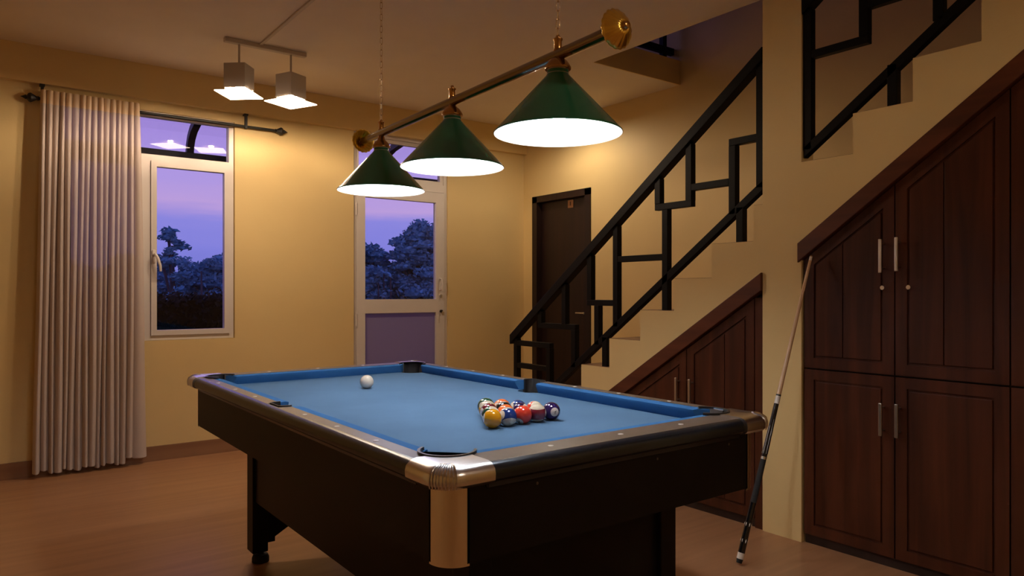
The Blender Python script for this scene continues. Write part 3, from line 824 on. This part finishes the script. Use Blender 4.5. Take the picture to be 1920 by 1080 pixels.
rack = {(0, 0): 1, (0, 1): 10, (0, 2): 3, (0, 3): 15, (0, 4): 4, (1, 0): 14, (1, 1): 13, (1, 2): 12, (1, 3): 11, (2, 0): 7, (2, 1): 8, (2, 2): 2, (3, 0): 9, (3, 1): 5, (4, 0): 6}
lab = {1: 'solid yellow pool ball at the near left corner of the rack', 10: 'blue striped pool ball number 10 right of the yellow ball', 3: 'solid red pool ball in the middle of the front row',
       15: 'maroon striped pool ball between the red and the purple balls', 4: 'solid purple pool ball number 4 at the right end of the front row', 14: 'green striped pool ball just behind the yellow ball',
       13: 'orange striped pool ball just behind the blue striped ball', 12: 'purple striped pool ball just behind the solid red ball', 11: 'red striped pool ball just behind the maroon striped ball',
       7: 'solid maroon pool ball at the left edge of the rack, third from the front', 8: 'solid black pool ball in the centre of the rack', 2: 'solid blue pool ball in the third row behind the red ball',
       9: 'yellow striped pool ball behind the maroon one at the rack edge', 5: 'solid orange pool ball at the back of the rack', 6: 'solid dark green pool ball at the far tip of the rack'}
def orient(disc, pole):
    """rotation with the number disc (local X) and the stripe pole (local Z) given as seen from the viewer: right, up, towards"""
    ca, sa = math.cos(YAW), math.sin(YAW)
    rt, tw = Vector((ca, -sa, 0)), Vector((-sa, -ca, 0)); tw = (tw + Vector((0, 0, .17))).normalized(); up = tw.cross(rt) * 1.0
    if up.z < 0: up = -up
    def W_(v): return (rt * v[0] + up * v[1] + tw * v[2]).normalized()
    z = W_(pole); x = W_(disc); x = (x - z * x.dot(z)).normalized(); y = z.cross(x)
    return Matrix((x, y, z)).transposed().to_euler()
ROT = {1: orient((.97, -.2, -.15), (.1, .9, .2)), 10: orient((-.72, .22, .62), (.15, -.90, .40)), 3: orient((-.40, -.70, .55), (.2, .4, .8)), 15: orient((1, 0, 0), (0, .95, .26)),
       4: orient((.42, .05, .9), (.3, .9, 0)), 14: orient((-.2, .3, -.9), (.72, .62, .2)), 13: orient((.9, .2, 0), (.12, -.35, .9)), 12: orient((.2, .1, -.9), (.9, .05, .35)),
       11: orient((.3, -.9, 0), (.5, .35, .8)), 7: orient((.3, -.8, -.4), (.1, .9, .2)), 8: orient((.3, -.9, .1), (.9, .1, .2)), 2: orient((-.78, .45, .42), (.3, .9, 0)),
       9: orient((.4, -.2, -.9), (-.2, .85, .45)), 5: orient((-.55, .25, .8), (.2, .9, 0)), 6: orient((.3, -.3, -.9), (.2, .9, 0))}
for (r, k), n in rack.items():
    make_ball(n, (1.2315 + BS * k + BS / 2 * r, 1.737 + BS * .866 * r, ZB + BR), ROT[n], lab[n])
me = sphere_mesh('cue_ball'); me.materials.append(paint('ivory_cue_ball', (.80, .72, .60), rough=.10, coat=.5))
o = bpy.data.objects.new('cue_ball', me); COL.objects.link(o); o.location = (1.322, 2.775, ZB + BR); tag(o, 'plain white cue ball at the far end of the blue cloth', 'cue ball')

# ------------------------------------------------------------------ pool cue leaning on the cupboard trim
foot, tip = Vector((2.612, 1.868, .010)), Vector((3.058, 1.800, 1.331))
ax = (tip - foot).normalized(); Lc = (tip - foot).length
cue = thing('pool_cue', 'two-piece pool cue with black butt leaning against the cupboard trim', 'cue', foot)
def seg(name, a, c, ra, rc, m, par=cue, n=16):
    return MB().tube(foot + ax * a, foot + ax * c, ra, rc, n).build(name, m, par, smooth=True)
def cr(t): return .0148 - (.0148 - .0062) * min(1, t / Lc)
bumper = seg('bumper', 0, .018, .0115, .0140, M['rubber'])
seg('butt_cap', .018, .044, .0150, .0150, M['ivory'])
sl = seg('butt_sleeve', .044, .26, .0148, cr(.26), M['butt'])
wr = seg('wrap', .26, .45, cr(.26) + .0003, cr(.45) + .0003, M['wrap'])
seg('ring', .45, .462, cr(.45) + .0004, cr(.462) + .0004, M['steel'])
fo = seg('forearm', .462, .70, cr(.462), cr(.70), M['butt'])
seg('joint_collar', .70, .735, cr(.70) + .0004, cr(.735) + .0004, M['ivory'])
seg('joint_ring', .735, .742, cr(.735) + .0005, cr(.742) + .0005, M['iron'])
seg('shaft', .742, Lc - .024, cr(.742), .0064, M['shaft'])
seg('ferrule', Lc - .024, Lc - .006, .0064, .0063, M['ivory']); seg('cue_tip', Lc - .006, Lc, .0063, .0052, M['plaque'])
uu = ax.orthogonal().normalized(); vv = ax.cross(uu)
for k in range(6):
    a = 2 * PI * k / 6 + .3; w = uu * math.cos(a) + vv * math.sin(a)
    for t0 in (.095, .165):
        b = MB(); b.path([foot + ax * (t0 - .010) + w * (cr(t0) - .0008), foot + ax * t0 + w * (cr(t0) + .0003), foot + ax * (t0 + .010) + w * (cr(t0) - .0008)], [.0004, .0022, .0004], 6); b.build('inlay', M['ivory'], sl)
    p0, p1 = .475, .60 + .03 * (k % 2)
    b = MB(); b.path([foot + ax * p0 + w * (cr(p0) - .0002), foot + ax * p1 + w * (cr(p1) - .0006)], [.0013, .0006], 6); b.build('inlay', M['steel'], fo)

# ------------------------------------------------------------------ billiard lamp over the table
LA, LBp = Vector((1.303, 1.523, 1.823)), Vector((1.353, 2.704, 1.823))     # bar axis at the near and far lamps
bdir = (LBp - LA).normalized()
lamp = thing('billiard_lamp', 'brass bar lamp with three green cone shades hanging over the pool table', 'lamp', (1.33, 2.11, 1.60))
barA, barB = LA - bdir * .235, LBp + bdir * .185
MB().tube(barA, barB, .0155, seg=20).build('bar', M['bar_brass'], lamp, smooth=True)
def rosette(c, d):
    b = MB()
    def sc(t, r): return 1 + .055 * abs(math.cos(9 * t)) * (1 if r > .01 else 0)
    b.lathe([(.047, 0.0), (.049, .003), (.044, .010), (.032, .021), (.020, .030), (.010, .036), (.008, .030), (.030, .014), (.044, .0), (.047, 0.0)], c, 72, axis=d, mod=sc)
    o = b.build('end_rosette', M['gold'], lamp, smooth='all')
    MB().lathe([(.0105, .030), (.0105, .038), (.008, .044), (.0, .047)], c, 16, axis=d).build('rosette_knob', M['brass'], o, smooth=True)
rosette(barA, -bdir); rosette(barB, bdir)
link_b = MB(); pts = []
for i in range(14):
    t = 2 * PI * i / 14; x = .0052 * math.cos(t); z = .0052 * math.sin(t) + (.0085 if math.sin(t) > 0 else -.0085)
    pts.append((x, 0, z))
link_b.path(pts, .0013, 5, closed=True)
link_me = bpy.data.meshes.new('chain_link'); link_b.bm.to_mesh(link_me); link_b.bm.free(); link_me.materials.append(M['chain'])
link_me.polygons.foreach_set('use_smooth', [True] * len(link_me.polygons))
for idx, (s_, tilt) in enumerate(((0.0, 0), (.5, 0), (1.0, 0))):
    c = LA.lerp(LBp, s_); zr = (1.603, 1.594, 1.583)[idx]; Rr = .179
    cx, cyy = c.x, c.y
    prof = [(Rr - .001, 0), (Rr + .001, .0015), (Rr, .004), (Rr - .004, .0075), (.034, .160), (.0305, .166), (.030, .176)]
    sh = MB().lathe([(r, h) for r, h in prof], (cx, cyy, zr), 64).build('shade', M['green'], lamp, smooth=True)
    MB().lathe([(.0285, .175), (.0325, .158), (Rr - .007, .0065), (Rr - .001, .0)], (cx, cyy, zr), 64).build('shade_liner', M['shade_white'], sh, smooth=True)
    zc = zr + .176
    MB().lathe([(.029, 0), (.029, .006)], (cx, cyy, zc - .002), 32).build('collar', M['steel'], sh, smooth=True)
    top_h = c.z - .012 - zc
    MB().lathe([(0, .003), (.036, .003), (.037, .006), (.036, .010), (.033, .016), (.026, .026), (.016, .034), (.012, top_h)], (cx, cyy, zc), 32).build('cap', M['brass'], lamp, smooth=True)
    # socket and lit bulb inside the shade
    MB().tube((cx, cyy, zr + .170), (cx, cyy, zr + .115), .015, seg=16).build('socket', M['brass'], sh, smooth=True)
    MB().lathe([(0, .035), (.012, .037), (.022, .045), (.028, .058), (.029, .070), (.026, .084), (.018, .100), (.013, .115)], (cx, cyy, zr), 24).build('bulb', M['bulb'], sh, smooth='all')
    # post above the bar
    pz = c.z + .012
    MB().lathe([(.013, -.004), (.013, .002), (.011, .004), (.011, .026), (.0135, .029), (.0135, .033), (.006, .034), (.007, .038), (.005, .043), (0, .045)], (cx, cyy, pz), 20).build('post', M['brass'], lamp, smooth=True)
    if idx != 1:
        z = pz + .050; k = 0
        while z < CZ - .015:
            child_at('chain_link', link_me, lamp, (cx, cyy, z), (0, 0, .55 + (PI / 2 if k % 2 else 0)))
            z += .0245; k += 1
        MB().lathe([(0, 0), (.03, 0), (.03, -.004), (.012, -.016), (.004, -.022)], (cx, cyy, CZ), 20).build('ceiling_rose', M['brass'], lamp, smooth=True)

# ------------------------------------------------------------------ ceiling light with two square heads
def rotbox(b, cx, cyy, hx, a, z0, z1, caps=(True, True)):
    ca, sa = math.cos(a), math.sin(a); v0 = []; v1 = []
    for x, y in ((-1, -1), (1, -1), (1, 1), (-1, 1)):
        v0.append(b.bm.verts.new((cx + hx * (x * ca - y * sa), cyy + hx * (x * sa + y * ca), z0)))
        v1.append(b.bm.verts.new((cx + hx * (x * ca - y * sa), cyy + hx * (x * sa + y * ca), z1)))
    if caps[0]: b.bm.faces.new(v0[::-1])
    if caps[1]: b.bm.faces.new(v1)
    for i in range(4): b.bm.faces.new((v0[i], v0[(i + 1) % 4], v1[(i + 1) % 4], v1[i]))
def twin_light(yc, label, angles, sfx=''):
    cl = thing('ceiling_light', label, 'ceiling light', (1.475, yc, CZ), 'twin-head ceiling lights')
    MB().box(1.225, 1.735, yc - .02, yc + .02, CZ - .028, CZ - .0005, .004).build('mounting_bar', M['trunking'], cl)
    for (x, a, hs) in ((1.313, angles[0], .106), (1.637, angles[1], .114)):
        MB().tube((x, yc, CZ - .028), (x, yc, 2.558), .0065, seg=10).build('stem', M['lamp_body'], cl, smooth=True)
        b = MB(); rotbox(b, x, yc, .066, a, 2.412, 2.560, (False, True)); rotbox(b, x, yc, .062, a, 2.412, 2.555, (False, True))
        hd = b.build('lamp_head', M['lamp_body'], cl)
        MB().lathe([(0, .019), (.010, .017), (.017, .010), (.019, 0), (.017, -.010), (.010, -.017), (0, -.019)], (x, yc, 2.4245), 16).build('bulb', M['head_bulb' + sfx], hd, smooth='all')
        MB().tube((x, yc, 2.4435), (x, yc, 2.554), .012, seg=12).build('socket', M['shade_white'], hd, smooth=True)
        b = MB(); rotbox(b, x, yc, hs, a, 2.382, 2.386); b.build('lit_panel', M['panel_light' + sfx], hd)
        for q in range(4):
            an = a + PI / 4 + q * PI / 2; px_, py_ = x + .086 * math.cos(an), yc + .086 * math.sin(an)
            MB().tube((px_, py_, 2.386), (px_, py_, 2.42), .0018, seg=6).build('panel_clip', M['steel'], hd)
twin_light(4.55, 'cream twin-head ceiling light with two lit square panels near the window', (math.radians(48.7), math.radians(26)))
twin_light(-.75, 'matching twin-head ceiling light at the near end of the trunking, behind the viewer', (math.radians(20), math.radians(50)), '_near')
# short hooded pendant near the brown door, hidden from here by the nearest green shade
LX, LY, LZ = 3.76, 4.48, 2.548
wl = thing('pendant_lamp', 'short hooded ceiling pendant by the brown door, behind the nearest green shade', 'pendant lamp', (LX, LY, CZ))
MB().lathe([(0, 0), (.045, 0), (.045, -.008), (.02, -.018), (0, -.018)], (LX, LY, CZ - .0005), 24).build('ceiling_rose', M['lamp_body'], wl, smooth=True)
MB().tube((LX, LY, CZ - .018), (LX, LY, LZ + .050), .006, seg=10).build('stem', M['lamp_body'], wl, smooth=True)
MB().lathe([(.0, .055), (.020, .055), (.050, .014), (.056, .0), (.055, .0), (.048, .013), (.018, .052), (0, .052)], (LX, LY, LZ), 28).build('hood', M['lamp_body'], wl, smooth=True)
MB().lathe([(0, .018), (.012, .014), (.018, 0), (.012, -.014), (0, -.018)], (LX, LY, LZ + .014), 16).build('bulb', M['sconce_bulb'], wl, smooth='all')
tag(MB().box(1.430, 1.450, Y0 + .3, 4.53, CZ - .012, CZ - .0005, .002).build('cable_trunking', M['trunking']), 'cream cable trunking running along the ceiling to the twin-head light', 'trunking')

# ------------------------------------------------------------------ curtain and rod
rod = thing('curtain_rod', 'black iron curtain rod with pointed finials above the window', 'curtain rod', (1.07, 5.427, 2.38))
RYc, RZc = 5.427, 2.390
MB().tube((.335, RYc, RZc), (1.83, RYc, RZc), .0105, seg=14).build('pole', M['iron'], rod, smooth=True)
for xx, d in ((.335, -1), (1.83, 1)):
    MB().lathe([(.0105, 0), (.015, .004), (.012, .012), (.020, .026), (.031, .044), (.026, .056), (.012, .064), (.015, .070), (.009, .080), (0, .098)], (xx, RYc, RZc), 16, axis=(d, 0, 0)).build('finial', M['iron'], rod, smooth=True)
for xx in (.352, 1.615):
    b = MB(); b.box(xx - .008, xx + .008, RYc - .012, RYc + .010, RZc - .016, 2.4835); b.box(xx - .014, xx + .014, RYc - .014, RYc + .03, 2.472, 2.4835); b.build('bracket', M['iron'], rod)

def curtain():
    NP = 16
    top = [.343 + (.903 - .343) * i / NP for i in range(NP + 1)]
    bot = [.302 + (.858 - .302) * i / (NP - 1) for i in range(NP)] + [.952]
    rnd = random.Random(3)
    for i in range(1, NP): top[i] += rnd.uniform(-.006, .006); bot[i] += rnd.uniform(-.009, .009)
    z1, z0, zh = 2.442, .05, 2.355
    NU, NV = 14, 30
    def P(i, t, v):
        a = top[i] + (top[i + 1] - top[i]) * t; c = bot[i] + (bot[i + 1] - bot[i]) * t
        vv_ = v ** .8
        x = a * (1 - vv_) + c * vv_
        A = .024 + .022 * v + .006 * math.sin(i * 2.3 + v * 3)
        y = 5.405 - A * (abs(math.sin(PI * t)) ** .6) - .012 * math.sin(i * 1.7 + v * 2.2) * v
        if i == NP - 1: y = 5.405 - (.024 + .010 * v) * (abs(math.sin(PI * t)) ** .6) + .012 * v
        x += .006 * math.sin(v * 5 + i * 1.3) * v
        return x, y
    def sheet(za, zb, nv):
        b = MB(); rows = []
        for j in range(nv + 1):
            z = za + (zb - za) * j / nv; v = (z1 - z) / (z1 - z0); row = []
            for i in range(NP):
                for u in range(NU):
                    x, y = P(i, u / NU, v); row.append(b.bm.verts.new((x, y, z + (.012 * math.sin(i * 1.9) * v ** 6) - (.02 * v ** 8 if i < 14 else 0))))
            x, y = P(NP - 1, 1.0, v); row.append(b.bm.verts.new((x, y, z)))
            rows.append(row)
        for A, B in zip(rows, rows[1:]):
            for q in range(len(A) - 1): b.bm.faces.new((A[q], A[q + 1], B[q + 1], B[q]))
        return b
    ct = thing('curtain', 'pleated sheer beige curtain hanging to the floor beside the window', 'curtain', (.63, 5.39, .04))
    sheet(zh, z0, NV).build('drape', M['sheer'], ct, smooth='all')
    sheet(z1, zh, 4).build('heading_band', M['heading'], ct, smooth='all')
    # hem: a second layer at the bottom
curtain()

# ------------------------------------------------------------------ outdoors
b = MB(); b.box(-30, 60, WY + T, 11, -.2, -.08); 
struct(b.build('ground', M['ground']), 'dark lawn outside the window', 'ground')
b = MB()
vs = [b.bm.verts.new(p) for p in ((-60, 11, -.2), (120, 11, -.2), (160, 26, -8), (-90, 26, -8), (160, 48, -8), (-90, 48, -8), (200, 85, 2.2), (-150, 85, 2.2))]
b.bm.faces.new((vs[0], vs[1], vs[2], vs[3])); b.bm.faces.new((vs[3], vs[2], vs[4], vs[5])); b.bm.faces.new((vs[5], vs[4], vs[6], vs[7]))
struct(b.build('hillside', M['ground']), 'dark slope falling away behind the hedge', 'hillside')

def leaf_cloud(b, c, rad, n, size, rnd, flat=.7, hemi=False):
    for _ in range(n):
        while True:
            p = Vector((rnd.uniform(-1, 1), rnd.uniform(-1, 1), rnd.uniform(-.25 if hemi else -1, 1)))
            if .3 < p.length < 1: break
        p = Vector((p.x * rad, p.y * rad, p.z * rad * flat)) + c
        a = Vector((rnd.uniform(-1, 1), rnd.uniform(-1, 1), rnd.uniform(-.6, .6))).normalized(); d = a.orthogonal().normalized()
        d.rotate(Matrix.Rotation(rnd.uniform(0, 6.28), 3, a)); s = size * rnd.uniform(.6, 1.3)
        vs = [b.bm.verts.new(p + a * s), b.bm.verts.new(p + d * s * .45), b.bm.verts.new(p - a * s), b.bm.verts.new(p - d * s * .45)]
        b.bm.faces.new(vs)

def tree(px, py, top, rad, depth, label, seed, m='leaf', feathery=False, clumps=80):
    """tree whose crown reaches height `top`; crown mass goes `depth` metres down"""
    rnd = random.Random(seed); base = -7.6
    t = thing('tree', label, 'tree', (px, py, base), 'trees beyond the garden')
    br = MB(); br.path([(px, py, base), (px + .2, py, (base + top) / 2 - 1), (px + rnd.uniform(-.3, .3), py, top - rad * .7)], [.24, .18, .06], 7)
    lf = MB()
    cs = []
    if feathery:
        for k in range(26):
            h = top - .15 - (k / 26) * depth * .6; w = .15 + (k / 26) * rad
            a = rnd.uniform(0, 6.28); c = Vector((px + math.cos(a) * w * rnd.uniform(.3, 1), py + math.sin(a) * w, h)); cs.append((c, rnd.uniform(.22, .42)))
        for k in range(clumps):
            c = Vector((px + rnd.uniform(-1, 1) * rad * 1.5, py + rnd.uniform(-1, 1) * rad, top - depth * rnd.uniform(.55, 1.0))); cs.append((c, rnd.uniform(.5, .8)))
    else:
        for k in range(clumps):
            a = rnd.uniform(0, 6.28); v = rnd.random() ** .8
            w = rad * (1 - (1 - min(1, v * 2.2)) ** 2) ** .5
            cs.append((Vector((px + math.cos(a) * w * rnd.uniform(.35, 1), py + math.sin(a) * w * rnd.uniform(.35, 1), top - .45 - v * depth)), rnd.uniform(.5, .85) * (.75 if v < .2 else 1)))
    for c, r in cs:
        bmesh.ops.create_icosphere(lf.bm, subdivisions=1, radius=r * .62, matrix=Matrix.Translation(c) @ Matrix.Diagonal((1, 1, .5, 1)))
        leaf_cloud(lf, c, r, int(120 * (r / .6) ** 1.5), .125, rnd, .55, hemi=True)
        if rnd.random() < .55: br.path([(px, py, c.z - 1.4 - r), (c.x * .6 + px * .4, c.y * .6 + py * .4, c.z - .6), (c.x, c.y, c.z)], [.06, .04, .02], 4)
    br.build('trunk', M['bark'], t)
    lf.build('crown', M[m], t)
    return t
tree(6.15, 30, 3.65, .95, 5.0, 'feathery tall tree at the left of the window view', 11, feathery=True, clumps=110)
tree(8.00, 31, 3.10, 1.5, 5.0, 'round-crowned dark tree at the right of the window view', 12, clumps=120)
tree(4.9, 32, 2.9, 1.6, 5.0, 'dark tree behind the curtain side of the window', 13, clumps=110)
tree(7.2, 34.5, 3.15, 1.9, 5.2, 'paler tree between the feathery one and the round one', 14, m='leaf_far_haze', clumps=130)
tree(9.9, 33, 2.8, 1.6, 4.8, 'low dark tree between window and door views', 15, clumps=100)
tree(14.1, 30, 3.75, 1.1, 5.6, 'slim umbrella-crowned tree at the left of the door view', 21, clumps=90)
tree(15.3, 31.5, 3.85, 1.2, 5.8, 'rounded tree next to the slim one in the door view', 22, clumps=110)
tree(17.0, 30, 4.85, 1.55, 6.4, 'tallest broad dark tree in the door view', 23, clumps=150)
tree(18.7, 31, 4.75, 1.5, 6.4, 'broad dark tree at the right of the door view', 24, clumps=130)
tree(15.9, 35, 2.4, 1.9, 6.6, 'low pale tree filling the gap left of the tallest one', 27, m='leaf_far_haze', clumps=130)
tree(6.9, 38, 2.5, 2.4, 6.0, 'low pale tree far behind the feathery one', 28, m='leaf_far_haze', clumps=130)
tree(20.6, 31.5, 4.3, 1.6, 6.4, 'tall dark tree right of the door view', 31, clumps=120)
tree(22.9, 33, 3.9, 1.8, 6.2, 'wide dark tree far right of the door view', 32, clumps=120)
tree(11.6, 31, 3.1, 1.6, 5.6, 'dark tree between the two glazed views', 33, clumps=110)
tree(2.6, 31, 3.0, 1.7, 5.2, 'dark tree left of the curtained window view', 34, clumps=110)
tree(13.0, 34, 3.0, 1.6, 5.4, 'pale tree left of the door view', 25, m='leaf_far_haze', clumps=110)
tree(17.0, 36.5, 3.6, 2.4, 6.4, 'pale tree far behind the tallest one', 26, m='leaf_far_haze', clumps=150)
# thin bare trunks in front of the tree group
for k, (x, h) in enumerate(((14.35, 1.6), (14.62, 2.0), (14.95, 1.9), (6.95, 2.0))):
    tag(MB().path([(x, 29, -7.6), (x + .05, 29, -2), (x + .02, 29, h)], [.10, .07, .03], 6).build('bare_trunk', M['bark']),
        ['leftmost thin bare trunk in the glazed door view', 'second thin bare trunk in the glazed door view', 'third thin bare trunk in the glazed door view', 'thin bare trunk rising behind the hedge in the window view'][k], 'tree trunk', 'bare trunks')
# hedge
hd = thing('hedge', 'clipped dark hedge just outside the window', 'hedge', (1.4, 9.0, -.08))
MB().box(-2.0, 3.3, 8.75, 9.35, -.08, 1.08).build('inner_twigs', M['hedge'], hd)
lf = MB(); rnd = random.Random(5)
for _ in range(9000):
    f = rnd.random()
    if f < .7: p = Vector((rnd.uniform(-2.1, 3.4), 8.72 + rnd.gauss(0, .03), rnd.uniform(-.05, 1.12)))
    else: p = Vector((rnd.uniform(-2.1, 3.4), rnd.uniform(8.7, 9.4), 1.10 + rnd.gauss(0, .035)))
    a = Vector((rnd.uniform(-1, 1), rnd.uniform(-1, 1), rnd.uniform(-1, 1))).normalized(); d = a.orthogonal().normalized(); s = rnd.uniform(.02, .045)
    lf.bm.faces.new([lf.bm.verts.new(p + a * s), lf.bm.verts.new(p + d * s * .6), lf.bm.verts.new(p - a * s), lf.bm.verts.new(p - d * s * .6)])
o = lf.build('leaves', M['hedge'], hd); o['kind'] = 'stuff'

# curved canopy outside, over window and door
cn = thing('door_canopy', 'dark curved canopy frame outside above the window and glazed door', 'canopy', (2.4, WY + T, 2.35))
prof = [(6.50, 2.335), (6.485, 2.40), (6.44, 2.465), (6.36, 2.52), (6.24, 2.56), (6.05, 2.59), (5.84, 2.61), (5.645, 2.62)]
for xx in (.30, 1.468, 3.25, 4.0):
    b = MB(); rows = []
    for i, (y, z) in enumerate(prof):
        a = prof[max(0, i - 1)]; c = prof[min(len(prof) - 1, i + 1)]; d = Vector((c[0] - a[0], c[1] - a[1])).normalized(); nn = Vector((-d.y, d.x)) * .028
        rows.append([b.bm.verts.new(p) for p in ((xx - .028, y + nn.x, z + nn.y), (xx + .028, y + nn.x, z + nn.y), (xx + .028, y - nn.x, z - nn.y), (xx - .028, y - nn.x, z - nn.y))])
    for A, B in zip(rows, rows[1:]):
        for q in range(4): b.bm.faces.new((A[q], A[(q + 1) % 4], B[(q + 1) % 4], B[q]))
    b.bm.faces.new(rows[0]); b.bm.faces.new(rows[-1][::-1])
    b.build('arm', M['canopy_metal'], cn)
MB().box(.2, 4.1, 6.47, 6.53, 2.27, 2.345).build('front_beam', M['canopy_metal'], cn)
b = MB(); rows = [[b.bm.verts.new((x, y, z + .036)) for x in (.2, 4.1)] for y, z in prof]
for A, B in zip(rows, rows[1:]): b.bm.faces.new((A[0], A[1], B[1], B[0]))
b.build('clear_sheet', M['canopy_sheet'], cn)
